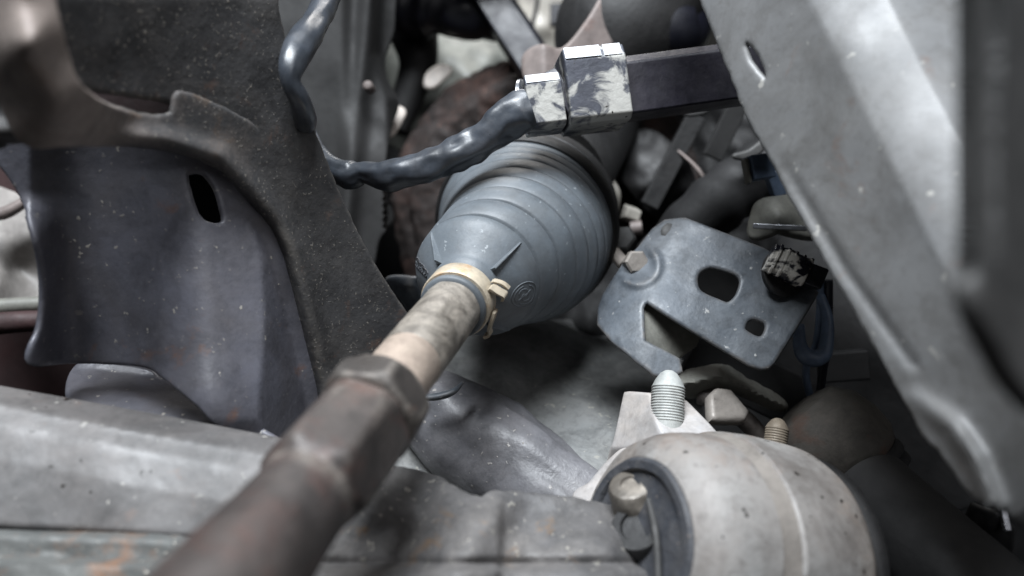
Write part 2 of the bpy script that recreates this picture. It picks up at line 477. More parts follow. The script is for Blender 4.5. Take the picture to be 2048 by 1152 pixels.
M['blue_clip'] = surf('slate_blue_plastic', (84, 98, 118), (96, 110, 130), 0.45, bump=0.1, scale=60)
M['redbrown'] = surf('dark_red_brown_primer', (56, 34, 34), (44, 30, 30), 0.7, bump=0.3, scale=40)
M['light_liner'] = surf('light_grey_liner', (156, 150, 146), (140, 136, 132), 0.55, bump=0.2, scale=30)

# ------------------------------------------------------------------ the setting: dark body behind everything
def c_(v): return lambda X, Y: np.full(X.shape, float(v))
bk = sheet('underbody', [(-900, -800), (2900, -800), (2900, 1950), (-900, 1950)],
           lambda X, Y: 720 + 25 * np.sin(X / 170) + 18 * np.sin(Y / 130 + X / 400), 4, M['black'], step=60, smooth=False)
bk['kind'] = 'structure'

def blocker_z(y): return 0.128 + 0.42 * (y - 0.27)
V = []; Fc = []
xs = [-0.6, -0.085, 0.075, 0.6]; ys = [0.365, 0.40, 0.60, 0.86]
for j in range(4):
    for i in range(4): V.append(Vector((xs[i], ys[j], blocker_z(ys[j]))))
for j in range(3):
    for i in range(3):
        if (i, j) != (1, 1): Fc.append((j * 4 + i, j * 4 + i + 1, j * 4 + i + 5, j * 4 + i + 4))
blocker = link('overhead_light_blocker', V, Fc, M['black'], None, smooth=False)  # unseen sheet overhead, added to keep the lamp off the background
md = blocker.modifiers.new('thickness', 'SOLIDIFY'); md.thickness = 0.004
blocker['kind'] = 'structure'

# ------------------------------------------------------------------ steering tie rod, boot, clamp
A0 = P(925, 590, 225)
U = Vector((18.7, 65.0, 28.6)).normalized()
E1, E2 = frame(U)
def ax(t): return A0 + U * (t * 0.001)

BOOT_PATH = [(15, 954, 553), (22.2, 984, 531), (29.4, 1009, 517), (36.6, 1024, 506), (43.8, 1034, 496), (51, 1040, 486), (62, 1044, 472), (73, 1047, 458), (100, 1075, 415)]
def boot_off(t):
    """the rubber sags sideways off the rod's axis towards its fixed end"""
    if t <= 8: return Vector((0, 0, 0))
    def at_(t_, x_, y_):
        a = ax(t_); return P(x_, y_, a.y * 1000) - a
    ts = [8] + [q[0] for q in BOOT_PATH]
    of = [Vector((0, 0, 0))] + [at_(*q) for q in BOOT_PATH]
    return Vector([float(np.interp(t, ts, [o[i] for o in of])) for i in range(3)])
boot = thing('steering_boot', 'blue-grey pleated rubber boot clamped onto the tie rod', 'rubber boot', ax(40))
prof = [(-10.0, 8.0), (-10.0, 9.5), (-9.2, 10.0), (-8.0, 9.9), (-7.6, 9.5), (0.5, 9.7), (1.2, 10.9), (3.2, 11.2), (4.4, 12.2), (7.0, 14.6), (9.5, 17.1), (11.8, 19.3), (13.6, 20.4), (14.6, 20.5)]
t, r = 15.0, 20.5
steps = [7.2, 7.2, 7.2, 7.2, 7.2, 7.0, 7.0, 7.0]
grow = [2.0, 2.3, 2.2, 2.1, 1.9, 1.5, 1.1, 0.8]
for s, dr in zip(steps, grow):
    prof += [(t, r - 1.9), (t + 0.85, r - 2.0), (t + 1.0, r - 0.1), (t + 1.35, r + 0.2), (t + s * 0.35, r + 0.25 + dr * 0.3), (t + s * 0.65, r + 0.3 + dr * 0.62), (t + s - 0.5, r + dr + 0.05), (t + s - 0.15, r + dr - 0.25)]
    t += s; r += dr
prof += [(t, r - 0.7), (t + 2, r), (t + 2, 5.0)]
lathe('bellows', A0, U, prof, M['boot'], boot, seg=128, sharp=75, wob=0.006, off=boot_off)
T_END = t
lathe('rear_rim', A0, U, [(T_END - 2, 30.0), (T_END - 2, 35.2), (T_END - 0.5, 36.2), (T_END + 5, 36.8), (T_END + 6.5, 36.2), (T_END + 6.5, 34.6), (T_END + 12, 34.2), (T_END + 13, 35.0), (T_END + 20, 35.0), (T_END + 21, 20)], M['black_rubber'], boot, seg=96, off=boot_off)

def cone_pt(t, phi, h=0.0):
    ts = [p[0] for p in prof]; i = 0
    r = float(np.interp(t, ts[6:14], [p[1] for p in prof][6:14]))
    sl = 0.55
    nrm = (E1 * math.cos(phi) + E2 * math.sin(phi)) - U * sl
    nrm.normalize()
    return ax(t) + boot_off(t) + (E1 * math.cos(phi) + E2 * math.sin(phi)) * (r * 0.001) + nrm * (h * 0.001)

def fin(phi_deg, t0, t1, h0):
    ph = math.radians(phi_deg); V = []; Fc = []
    n = 14; w = 0.45
    for i in range(n + 1):
        s = i / n; tt = t0 + (t1 - t0) * s
        h = h0 * (1 - s) ** 0.8
        rr = 13.0
        for k, (dp, hh) in enumerate([(-w - 0.35, -0.3), (-w, 0.25 * h + 0.05), (-w * 0.6, h), (0, h + 0.12), (w * 0.6, h), (w, 0.25 * h + 0.05), (w + 0.35, -0.3)]):
            V.append(cone_pt(tt, ph + dp * (1 - 0.55 * s) / rr, hh))
    m = 7
    for i in range(n):
        for k in range(m - 1): Fc.append((i * m + k, i * m + k + 1, (i + 1) * m + k + 1, (i + 1) * m + k))
    Fc.append(tuple(range(m)))
    return link('stiffening_fin', V, Fc, M['boot'], boot, sharp=50)
for ph in (36, 128, -62, -150): fin(ph, 3.2, 13.2, 2.3)

def emboss(name, tc, phc, strokes, w, mat, h=0.28):
    """raised strokes laid on the cone: local u (around), v (along), mm"""
    V = []; Fc = []
    rc = float(np.interp(tc, [4, 14.6], [11.9, 20.5]))
    for st in strokes:
        st = [np.array(q, float) for q in st]
        s0 = len(V); n = len(st)
        for i, q in enumerate(st):
            tg = st[min(i + 1, n - 1)] - st[max(i - 1, 0)]
            tg = tg / max(np.linalg.norm(tg), 1e-9); pn = np.array([-tg[1], tg[0]])
            for off, hh in ((-w, -0.1), (-w * 0.5, h), (w * 0.5, h), (w, -0.1)):
                a = q + pn * off
                V.append(cone_pt(tc + a[1] * 0.86, phc + a[0] / rc, hh))
        for i in range(n - 1):
            for k in range(3):
                b = s0 + i * 4 + k
                Fc.append((b, b + 1, b + 5, b + 4))
    return link(name, V, Fc, mat, boot, sharp=70)
def arc(cx, cy, r, a0, a1, n=24): return [(cx + r * math.cos(math.radians(a0 + (a1 - a0) * i / n)), cy + r * math.sin(math.radians(a0 + (a1 - a0) * i / n))) for i in range(n + 1)]
ringe = [arc(0, 0, 4.1, 0, 360, 40), arc(0, 0, 3.1, 20, 200), arc(0, 0, 3.1, 230, 350),
         arc(-0.6, 0.4, 1.3, 60, 330, 14), arc(0.8, -0.5, 1.3, -120, 150, 14), [(-1.6, -1.6), (-0.4, -0.5), (0.4, 0.6), (1.5, 1.7)]]
emboss('moulded_round_mark', 9.6, math.radians(-14), ringe, 0.2, M['boot'], h=0.14)
random.seed(5)
sq = []
for i in range(7):
    y = -3.4 + i * 1.15
    sq.append(arc(-0.5 + 0.25 * math.sin(i * 2.1), y, 0.85, 20 + 40 * (i % 3), 250 + 30 * (i % 2), 10))
    sq.append([(0.7, y - 0.5), (1.3, y), (0.8, y + 0.6)])
emboss('moulded_letter_mark', 9.4, math.radians(162), sq, 0.24, M['boot_dark'], h=0.35)
sq2 = [[(-1.5, -2.5 + i), (1.3, -2.2 + i)] for i in range(1)]

clamp = thing('boot_clamp', 'rust-stained beige metal band clamp around the boot neck', 'clamp', ax(-4))
lathe('band', A0, U, [(-7.4, 9.6), (-7.4, 10.4), (-7.0, 10.7), (-0.9, 10.8), (-0.5, 10.5), (-0.5, 9.6)], M['clamp'], clamp, seg=96)
def clamp_strip(name, pts, w, th):
    """short bent strip: pts are (t, phi deg, r)"""
    q = cr(pts, 6); V = []; Fc = []
    for (t_, p_, r_) in q:
        a = math.radians(p_); rd = E1 * math.cos(a) + E2 * math.sin(a)
        for dt, dr in ((-w / 2, -th / 2), (-w / 2, th / 2), (w / 2, th / 2), (w / 2, -th / 2)):
            V.append(ax(t_ + dt) + rd * ((r_ + dr) * 0.001))
    n = len(q)
    for i in range(n - 1):
        for k in range(4): Fc.append((i * 4 + k, i * 4 + (k + 1) % 4, (i + 1) * 4 + (k + 1) % 4, (i + 1) * 4 + k))
    Fc.append((0, 1, 2, 3)); Fc.append((n * 4 - 1, n * 4 - 2, n * 4 - 3, n * 4 - 4))
    o = link(name, V, Fc, M['clamp'], clamp, sharp=40)
    return o
clamp_strip('ear', [(-3.5, 22, 11.4), (-3.0, 12, 12.6), (-2.0, 4, 13.9), (-1.6, -2, 13.4)], 4.4, 0.9)
clamp_strip('ear', [(-1.0, 26, 11.6), (0.6, 16, 13.2), (1.8, 6, 14.2)], 2.4, 0.8)
clamp_strip('tongue', [(-3.6, -18, 11.5), (-3.8, -34, 11.7), (-3.4, -48, 12.6), (-2.0, -56, 14.2), (-2.0, -64, 14.0)], 3.4, 0.9)

rod = thing('tie_rod', 'worn beige steel tie rod running into the boot', 'tie rod', ax(-30))
lathe('rod_shaft', A0, U, [(-72, 8.3), (-43, 8.3), (-42.4, 8.1), (-42, 8.1)], M['rod_clean'], rod, seg=64)
lathe('rod_neck', A0, U, [(-42.2, 8.1), (-41.4, 8.45), (-20, 8.5), (-9, 8.6), (-6, 8.2), (4, 8.0)], M['rod'], rod, seg=64, wob=0.03)
rend = thing('tie_rod_end', 'thick rust-brown tie rod end screwed against the lock nut', 'rod end', ax(-100))
def oct_lathe(name, prof, mat, parent, flats, phase):
    """round bar with flats milled on it: flats is the across-flats radius along the profile"""
    V = []; Fc = []; seg = 96
    for (t_, r_), fl in zip(prof, flats):
        for k in range(seg):
            a = 2 * math.pi * k / seg
            rr = r_
            if fl:
                d = ((a - phase + math.pi / 6) % (math.pi / 3)) - math.pi / 6
                rr = min(r_, fl / math.cos(d))
            V.append(ax(t_) + (E1 * math.cos(a) + E2 * math.sin(a)) * (rr * 0.001))
    n = len(prof)
    for i in range(n - 1):
        for k in range(seg):
            k2 = (k + 1) % seg
            Fc.append((i * seg + k, i * seg + k2, (i + 1) * seg + k2, (i + 1) * seg + k))
    Fc.append(tuple(range(seg))); Fc.append(tuple(range((n - 1) * seg, n * seg))[::-1])
    return link(name, V, Fc, mat, parent, sharp=50)
npr = [(-69, 9), (-69, 10.6), (-68.2, 11.6), (-67.0, 12.5), (-65.5, 12.9), (-62.5, 12.9), (-61.2, 12.5), (-59.6, 11.4), (-58.6, 10.5), (-58.6, 8.3)]
tag(oct_lathe('lock_nut', npr, M['nut'], None, [0] + [11.25] * 8 + [0], math.radians(28)), 'grimy brown hexagon lock nut tightened against the tie rod end', 'nut')
pr = [(-69.0, 9.8), (-69.8, 10.9), (-71, 11.5), (-78, 11.7), (-86, 11.7), (-90, 11.7), (-91.5, 11.6), (-92.6, 11.0), (-93.4, 10.2), (-94.6, 9.6), (-98, 9.5), (-104, 9.8), (-118, 10.9), (-140, 12.4), (-165, 13.5)]
fl = [9.8, 10.3, 10.5, 10.5, 10.5, 10.5, 10.4, 10.2, 9.9, 0, 0, 0, 0, 0, 0]
oct_lathe('threaded_socket', pr[:10], M['rod_end'], rend, fl[:10], math.radians(10))
oct_lathe('stem', pr[9:], M['rod_end'], rend, fl[9:], 0)

# ------------------------------------------------------------------ left: pressed suspension arm
arm = thing('suspension_arm', 'dark speckled pressed-steel arm with an oval slot in its web', 'suspension arm', P(450, 600, 225))
fold = [(-80, 283), (50, 287), (200, 291), (330, 303), (430, 335), (490, 395), (540, 455), (565, 510), (586, 584), (605, 660), (632, 775), (645, 860)]
ridge = [(362, 192), (430, 215), (500, 250), (560, 300), (595, 345), (620, 400)]
def arm_base(X, Y): return 168 + 0.105 * (np.maximum(X, 60) - 150) + 0.028 * (np.maximum(Y, 0) - 100)
def flange_depth(X, Y):
    d = arm_base(X, Y)
    s = sd(X, Y, fold)                         # + on the web side
    d = d - 2.6 * np.exp(-((s + 26) / 20.0) ** 2) + 3.5 * sstep(s, -14, 2)     # edge rolls inwards
    rs = sd(X, Y, ridge)
    fade = sstep(X, 620, 560) * sstep(X, 300, 380)
    return d
def web_depth(X, Y):
    s = sd(X, Y, fold)
    b = arm_base(X, Y)
    d = b + 7 + 24 * sstep(X, 430, 110)
    d = d - 0.048 * np.clip(Y - 340, 0, 500) * sstep(X, 90, 500)
    d = d - 3 * np.exp(-(((X - 440) / 160) ** 2 + ((Y - 800) / 80) ** 2))
    d = d - 10 * np.exp(-(((X - 60) / 50) ** 2)) * sstep(Y, 380, 500)
    return np.maximum(d, b + 2.5 - 0.22 * np.maximum(s - 25, 0))
flange_out = [(0, -850), (330, -850), (440, -320), (538, -60), (556, 30), (575, 110), (600, 190), (625, 262), (650, 325), (690, 420), (740, 520), (790, 600), (850, 690), (860, 760), (760, 830), (648, 872)] + fold[::-1] + [(-160, 150), (-160, -850)]  # upper end extended out of view to shade the web
web_out = [(-60, 262), (60, 262), (200, 266), (340, 278), (440, 310), (505, 375), (560, 440), (590, 510), (610, 584), (630, 660), (665, 775), (690, 850), (680, 910), (590, 905), (470, 880), (400, 812), (330, 756), (280, 728), (150, 722), (66, 722), (88, 650), (93, 560), (77, 470), (42, 390), (0, 328), (-40, 290)]
slot = [(368, 352), (382, 342), (410, 345), (434, 372), (446, 410), (452, 440), (440, 452), (412, 448), (392, 430), (378, 395)]
gap = [(150, 168), (215, 178), (290, 190), (352, 204), (356, 222), (335, 236), (290, 234), (230, 218), (180, 196)]
sheet('web', web_out, web_depth, 2.0, M['web'], arm, holes=[slot], step=8, rough_edge=0.7, lumps=[(0.3, 160, 1.0)])
sheet('flange', flange_out, flange_depth, 2.4, M['arm'], arm, holes=[gap], step=7, rough_edge=2.0, lumps=[(0.5, 90, 1.0)])
lip = sheet('lower_lip', [(150, 735), (190, 728), (280, 738), (330, 760), (420, 812), (520, 862), (560, 905), (300, 890), (180, 860), (140, 790)],
      lambda X, Y: np.interp(Y - 0.12 * (X - 150), [700, 735, 765, 790, 815, 900], [233, 230, 222, 214, 210, 207]), 2.2, M['web'], arm, step=9)
rolled_f = tps([(-60, -50, 140), (40, -40, 130), (95, -30, 138), (-60, 60, 150), (60, 90, 130), (130, 110, 143), (30, 200, 152), (120, 200, 143), (165, 190, 150), (60, 285, 160), (150, 280, 160), (250, 250, 177), (250, 292, 180), (350, 250, 188), (340, 295, 189)])
def rolled_depth(X, Y):
    k = sstep(X, 190, 300)
    return rolled_f(np.minimum(X, 340), Y) * (1 - k) + (flange_depth(X, Y) - 2.0 + 3.6 * sstep(X, 440, 585)) * k
sheet('rolled_edge', [(-180, -320), (60, -320), (98, -60), (125, 60), (150, 150), (185, 196), (240, 224), (300, 236), (344, 232), (352, 215), (354, 196), (370, 190), (430, 213), (500, 248), (560, 298), (598, 352), (614, 410), (600, 500), (580, 530), (560, 492), (536, 446), (488, 389), (428, 330), (330, 299), (200, 290), (50, 288), (-5, 200), (-80, 60), (-160, -100)],
      rolled_depth, 2.0, M['rusty_edge'], arm, step=8, rough_edge=2.5)
sheet('inner_reinforcement', [(100, 150), (220, 150), (380, 180), (400, 260), (300, 280), (120, 230)], c_(206), 2, M['redbrown'], arm, step=14)
# the far side of the slot stays black: a closed pocket behind the web
0 and sheet('rear_wall', [(240, 290), (420, 280), (520, 380), (520, 520), (360, 520), (260, 420)], c_(262), 2, M['black'], arm, step=18)

# ------------------------------------------------------------------ lower left beam
beam = thing('subframe_beam', 'light grey folded steel beam with a bright top crease', 'subframe beam', P(200, 1000, 170))
def beam_depth(X, Y):
    u = Y - (772 + 0.185 * X)
    return np.interp(u, [-40, 0, 36, 48, 78, 92, 150, 420], [207, 195, 185.5, 184.5, 181.5, 180.5, 177, 165])
sheet('top_face', [(-80, 760), (0, 772), (200, 808), (400, 845), (560, 876), (660, 905), (640, 1000), (520, 1075), (300, 1058), (150, 1050), (-80, 1040)], beam_depth, 2.2, M['beam'], beam, step=8, smooth=False, lumps=[(0.6, 140, 2.0), (0.06, 18, 5.0)])
sheet('lower_lip', [(-80, 1052), (100, 1056), (300, 1066), (520, 1082), (560, 1240), (-80, 1240)],
      lambda X, Y: np.interp(Y - 0.03 * X, [1050, 1062, 1075, 1110, 1125, 1200], [179, 170, 168, 167, 160, 157]), 2.2, M['beam_lip'], beam, step=9, smooth=False, rough_edge=3, lumps=[(0.7, 50, 3.0)])

# ------------------------------------------------------------------ lower middle crossmember and casting
cm_f = tps([(560, 980, 196), (700, 960, 192), (800, 940, 196), (900, 960, 192), (960, 992, 186), (1020, 985, 190), (1120, 996, 192), (1210, 1012, 194), (1300, 1050, 196),
            (650, 1060, 180), (760, 1000, 183), (800, 1080, 184), (900, 1040, 178), (990, 1040, 176), (1030, 1050, 182), (1120, 1060, 180), (1220, 1080, 178), (1320, 1150, 184),
            (600, 1200, 165), (760, 1170, 170), (900, 1130, 164), (1000, 1180, 166), (1150, 1180, 165), (1300, 1220, 172)])
def cm_d(X, Y):
    v = sd(X, Y, [(1000, 960), (1003, 1060), (990, 1240)])
    return cm_f(X, Y) + 3.0 * sstep(v, 8, -8) * sstep(Y, 985, 1030) + 2.5 * np.exp(-((Y - 1128) / 10) ** 2) - 3 * sstep(Y, 1118, 1150)
cross = tag(sheet('crossmember', [(520, 940), (640, 930), (720, 930), (795, 934), (870, 956), (925, 984), (960, 994), (1000, 984), (1100, 994), (1200, 1008), (1270, 1030), (1335, 1090), (1345, 1240), (520, 1240)],
      cm_d, 3, M['crossmember'], None, step=7, rough_edge=4, lumps=[(1.3, 60, 1.5), (0.25, 16, 2.5)]),
      'dirty grey stamped crossmember with lumpy speckled surface below the tie rod', 'crossmember')
cs_f = tps([(760, 700, 292), (900, 690, 300), (1050, 680, 310), (1180, 690, 318), (1320, 720, 318), (820, 760, 280), (960, 740, 280), (1100, 760, 285), (1230, 770, 292),
            (860, 830, 262), (950, 820, 262), (1050, 850, 262), (1150, 850, 262), (1250, 850, 266), (930, 870, 244), (990, 890, 242), (880, 900, 252), (860, 960, 252),
            (1050, 950, 240), (1150, 960, 236), (1250, 960, 240), (950, 960, 244), (760, 860, 270), (740, 980, 250), (1300, 1040, 236), (1000, 1030, 236)])
tag(sheet('gearbox_casting', [(700, 740), (780, 690), (900, 665), (1000, 660), (1120, 640), (1230, 650), (1330, 690), (1400, 800), (1360, 1040), (1000, 1050), (720, 1020)],
      cs_f, 4, M['housing'], None, step=9, lumps=[(1.2, 70, 6.0), (0.5, 22, 8.0)]),
    'smooth green-grey cast housing under the boot', 'gearbox casting')
tag(tube('subframe_horn', [(850, 770, 280), (890, 830, 264), (960, 890, 257), (1060, 955, 247), (1180, 1020, 236)], [8, 15, 18, 17, 12], M['horn'], None, seg=56, wrinkle=0.14, wl=26), 'dark violet-grey rounded subframe horn slanting under the cast housing', 'subframe horn')
tag(sheet('dark_occluder', [(960, 600), (1080, 560), (1260, 520), (1340, 640), (1380, 760), (1290, 760), (1180, 680), (1080, 690), (980, 690)], tps([(960, 640, 335), (1100, 580, 340), (1260, 540, 340), (1380, 750, 320), (1180, 680, 325), (1000, 690, 330)]), 3, M['black'], None, step=12, lumps=[(3, 40, 2)]), 'black sheet added for the shade under the right side of the boot', 'dark sheet')  # black sheet put in for the shade below the boot
tag(tube('curved_steel_lip', [(830, 795, 240), (870, 794, 238), (905, 784, 238), (925, 765, 242)], [1.2, 2.0, 1.8, 0.6], M['plate'], None, flat=0.6),
    'small curved grey steel lip beside the lock nut', 'steel lip')
tag(sheet('dust_shield', [(772, 560), (820, 556), (850, 570), (860, 640), (835, 650), (800, 600)], tps([(780, 560, 292), (840, 570, 284), (850, 640, 286), (800, 600, 296), (820, 575, 282)]), 1.5, M['plate'], None, step=7),
    'small blue-grey shield peeking out between the arm and the boot', 'shield')

# ------------------------------------------------------------------ bush (lower right)
bush = thing('bush_housing', 'stained pale alloy bush housing with a grooved band', 'bush housing', P(1450, 1150, 200))
RB = P(1268, 1085, 186); UB = Vector((0.85, 0.45, -0.25)).normalized()
lathe('shell', RB, UB, [(16, 15.5), (0.6, 17.6), (0, 18.2), (0, 21.4), (0.5, 22.2), (1.8, 24.2), (4, 26.6), (9, 28.8), (14, 29.7), (18.5, 30.2), (18.9, 29.5), (19.6, 29.4), (24.2, 30.9), (24.8, 31.7), (25.6, 31.8), (33, 32.2), (43, 32.2), (48, 31.9), (50.5, 31.0), (52.0, 29.4), (52.6, 27.0), (52.6, 10)], M['bush'], bush, seg=120, sharp=30, wob=0.012)
lathe('rim_seal', RB, UB, [(6, 17.2), (-0.2, 17.6), (-0.9, 18.2), (-1.0, 20.2), (-0.2, 21.0), (0.4, 21.0)], M['boot_dark'], bush, seg=120, sharp=40, wob=0.02, seed=3)
lathe('groove_band', RB, UB, [(18.6, 28), (18.7, 29.65), (24.0, 31.05), (24.3, 28)], M['bush_groove'], bush, seg=120)
lathe('rubber_face', RB, UB, [(52, 10), (52, 28.6), (54, 30.2), (57, 30.4), (60, 28.5), (62, 20), (62, 5)], M['black_rubber'], bush, seg=72)
lathe('bore', RB, UB, [(15, 20), (15, 2)], M['black'], bush, seg=48)
lathe('inner_sleeve', P(1260, 966, 191), Vector((-0.25, -0.42, 0.87)), [(-16, 6.0), (-8, 6.0), (-1.4, 5.9), (-0.4, 5.4), (-0.1, 4.6), (0.0, 2.6), (-0.6, 2.4), (-0.6, 0)], M['rod'], bush, seg=48, wob=0.02)
lathe('inner_collar', P(1275, 1055, 186), Vector((-0.35, -0.6, 0.65)), [(-8, 7.2), (0, 7.0), (1.0, 6.4), (1.2, 4.2), (0.2, 3.8), (0.2, 0)], M['black_rubber'], bush, seg=48)
tag(tube('thin_hose', [(1296, 1000, 186), (1304, 1030, 182), (1310, 1060, 178), (1315, 1110, 175), (1318, 1220, 170)], [0.7, 0.8, 0.8, 0.8, 0.8], M['dark_panel'], None), 'thin dark hose hanging in front of the bush opening', 'hose')

bkt = thing('mounting_bracket', 'pale pink-grey mounting bracket behind the bush housing', 'mounting bracket', P(1300, 880, 215))
def bk_d(X, Y):
    s = sd(X, Y, [(1298, 780), (1310, 840), (1345, 910), (1380, 980)])
    return 214 + 0.22 * np.maximum(s, 0) * 0.9 + 0.05 * np.maximum(-s, 0) - 0.06 * (Y - 800)
def brk(X, Y):
    s = sd(X, Y, [(1298, 780), (1310, 840), (1345, 910), (1380, 980)])   # right hand side = left face in pixel axes
    return 232 - 0.16 * np.clip(Y - 790, -10, 105) + np.where(s > 0, 0.22 * s, 0.04 * -s)
sheet('bracket_body', [(1248, 786), (1300, 790), (1372, 802), (1412, 842), (1450, 884), (1440, 990), (1215, 990), (1185, 960), (1215, 930), (1230, 870)], brk, 6, M['bracket_pale'], bkt, step=6, smooth=False)
sheet('side_web', [(1150, 985), (1180, 965), (1215, 925), (1250, 905), (1240, 1010), (1160, 1015)], tps([(1150, 990, 225), (1210, 930, 228), (1245, 905, 226), (1240, 1000, 215), (1170, 1010, 218)]), 3, M['bracket_pale'], bkt, step=8)

def bolt(name, label, top, bot, r, mat, n=13):
    A = P(*bot); B = P(*top); L = (B - A).length * 1000
    prof_ = [(0, r * 1.0), (L * 0.3, r * 1.0)]
    for i in range(n):
        s0 = L * (0.3 + 0.48 * i / n); s1 = L * (0.3 + 0.48 * (i + 1) / n)
        prof_ += [(s0 + 0.05, r * 0.955), ((s0 + s1) / 2, r * 1.02), (s1 - 0.05, r * 0.955)]
    prof_ += [(L * 0.80, r * 0.92), (L * 0.86, r * 0.80), (L * 0.95, r * 0.52), (L * 0.99, r * 0.25), (L, 0.0)]
    o = lathe(name, A, (B - A), prof_, mat, None, seg=40, sharp=60)
    return tag(o, label, 'bolt')
bolt('threaded_bolt', 'whitish threaded bolt tip standing on the pale mounting bracket', (1338, 740, 232), (1332, 890, 226), 5.1, M['bolt_white'])
bolt('threaded_bolt', 'small beige threaded bolt tip behind the bush housing', (1557, 836, 240), (1545, 930, 236), 3.7, M['bolt_beige'], 9)

# ------------------------------------------------------------------ steel plate bracket right of the boot
def Z(pts, x0, y0, s): return [(x0 + a / s, y0 + b / s) for a, b in pts]
pl = thing('steel_plate', 'blue-grey steel bracket plate with one oval and one small hole', 'bracket plate', P(1400, 600, 252))
pl_f = tps([(1200, 610, 262), (1280, 500, 266), (1330, 445, 268), (1430, 462, 262), (1525, 500, 256), (1630, 584, 246), (1541, 724, 240), (1400, 666, 246), (1300, 600, 252), (1280, 690, 244), (1350, 735, 240), (1230, 660, 252), (1450, 570, 252)])
def pl_d(X, Y):
    r = np.hypot(X - 1276, (Y - 530) * 1.05)
    return pl_f(X, Y) - 1.6 * np.exp(-((r - 40) / 9) ** 2) * sstep(X + Y, 1770, 1830) + 1.6 * sstep(34, 0, 26) * 0
plate_out = Z([(125, 545), (150, 480), (200, 400), (260, 310), (330, 240), (400, 150), (460, 105), (560, 95), (700, 150), (960, 250), (1100, 330), (1232, 470), (1180, 560), (1010, 825), (985, 848), (955, 852), (900, 835), (640, 680), (480, 580), (372, 512), (350, 518), (334, 545), (338, 640), (344, 722), (430, 765), (525, 815), (540, 870), (480, 905), (410, 885), (300, 805), (190, 712), (122, 630)], 1150, 400, 2.56)
h1 = Z([(615, 410), (632, 360), (690, 332), (760, 345), (830, 372), (857, 415), (835, 490), (790, 532), (740, 520), (640, 470)], 1150, 400, 2.56)
h2 = Z([(860, 645), (880, 607), (920, 597), (975, 617), (988, 650), (968, 698), (930, 706), (868, 672)], 1150, 400, 2.56)
sheet('plate', plate_out, pl_d, 2.0, M['plate'], pl, holes=[h1, h2], step=6, smooth=False, lumps=[(0.5, 60, 3.3)])
sheet('bent_flange', [(1272, 612), (1300, 604), (1402, 664), (1392, 690), (1352, 718), (1288, 694)], tps([(1275, 612, 254), (1400, 665, 262), (1350, 715, 256), (1288, 694, 247)]), 1.5, M['plate_dull'], pl, step=7, smooth=False)
lathe('stud', P(1274, 524, 262), Vector((0.1, -1, 0.05)), [(-4, 4.4), (0.0, 4.4), (0.6, 3.6), (0.7, 0.0)], M['bush_groove'], pl, seg=6)
lathe('rivet', P(1342, 470, 268), Vector((0.1, -1, 0.3)), [(-3, 4.2), (1.6, 4.2), (2.4, 3.2), (2.8, 0.0)], M['dark_panel'], pl, seg=32)

clip = thing('cable_clip', 'black plastic cable clip splashed with white paint on the plate corner', 'cable clip', P(1585, 535, 242))
csec = [(-4.8, -4), (-4.8, 3.2), (-3.2, 4.6), (3.0, 4.6), (4.6, 3.0), (5.0, -4)]
prism('clip_body', P(1536, 514, 245), P(1612, 548, 243), csec, M['clip_paint'], clip, bevel=0.6)
for i in range(5):
    x = 1546 + i * 15; y = 518 + i * 6.8
    prism('rib', P(x, y, 244.6), P(x + 6, y + 2.7, 244.4), [(a * 1.10, b * 1.10) for a, b in csec], M['clip_paint'] if i < 3 else M['black_clip'], clip, bevel=0.3)
prism('latch', P(1612, 547, 243), P(1646, 560, 242), [(-3.6, -3), (-3.6, 3.4), (3.4, 3.4), (3.4, -3)], M['black_clip'], clip, bevel=0.6)
lathe('clip_skirt', P(1570, 545, 247), Vector((0.25, -1, 0.1)), [(-1, 8.2), (0.6, 8.2), (1.0, 7.6), (1.0, 2)], M['charcoal'], clip, seg=40)
g = 'loops of black cable under the clip'
for i, (dx, r) in enumerate(((0, 1.3), (34, 1.5))):
    tag(tube('cable', [(1640 + dx * 0.5, 560, 262), (1640 + dx * 0.5, 620, 264), (1632 + dx * 0.7, 690, 266), (1612 + dx, 740, 270), (1622 + dx * 0.5, 800, 274)], [r] * 5, M['blue_clip'] if i == 0 else M['black_clip'], None), ('slate-blue' if i == 0 else 'black') + ' cable hanging below the clip on the plate', 'cable')
tag(tube('cable_guide', [(1598, 650, 262), (1600, 690, 260), (1612, 712, 259), (1634, 716, 259), (1650, 700, 260), (1655, 640, 262), (1640, 590, 263)], [1.8, 2.4, 3.0, 3.0, 2.6, 2.0, 1.6], M['blue_clip'], None), 'slate-blue plastic cable guide below the plate corner', 'cable guide')

# ------------------------------------------------------------------ right: big side panel
def panel_d(X, Y):
    s = (X - 1405) * 0.892 - Y * 0.452
    e = (X - 1405) * 0.452 + Y * 0.892
    k = 214 - 0.11 * np.minimum(s, 190) - np.where(s > 190, 0.11 * 150 * (1 - np.exp(-np.maximum(s - 190, 0) / 150.0)) * 0.62, 0) + 0.05 * np.maximum(s - 330, 0)
    k = k - 0.048 * np.clip(e, -400, 1200)
    # worn rolled lip along the lower edge
    sl = sd(X, Y, [(1830, 790), (1905, 850), (1950, 920), (1985, 1010)])
    k = k - 5 * np.exp(-(sl / 22.0) ** 2) * sstep(Y, 740, 900)
    sg = sd(X, Y, [(1560, 300), (1700, 540), (1830, 720)])
    k = k + 1.0 * np.exp(-((sg - 8) / 12.0) ** 2) * sstep(Y, 280, 420)
    return k
side = thing('side_member', 'large light grey painted side member with a round hole near its edge', 'side member', P(1800, 500, 180))
hole = [(1484, 88), (1490, 80), (1502, 84), (1520, 106), (1533, 134), (1535, 158), (1526, 164), (1510, 150), (1494, 126), (1485, 104)]
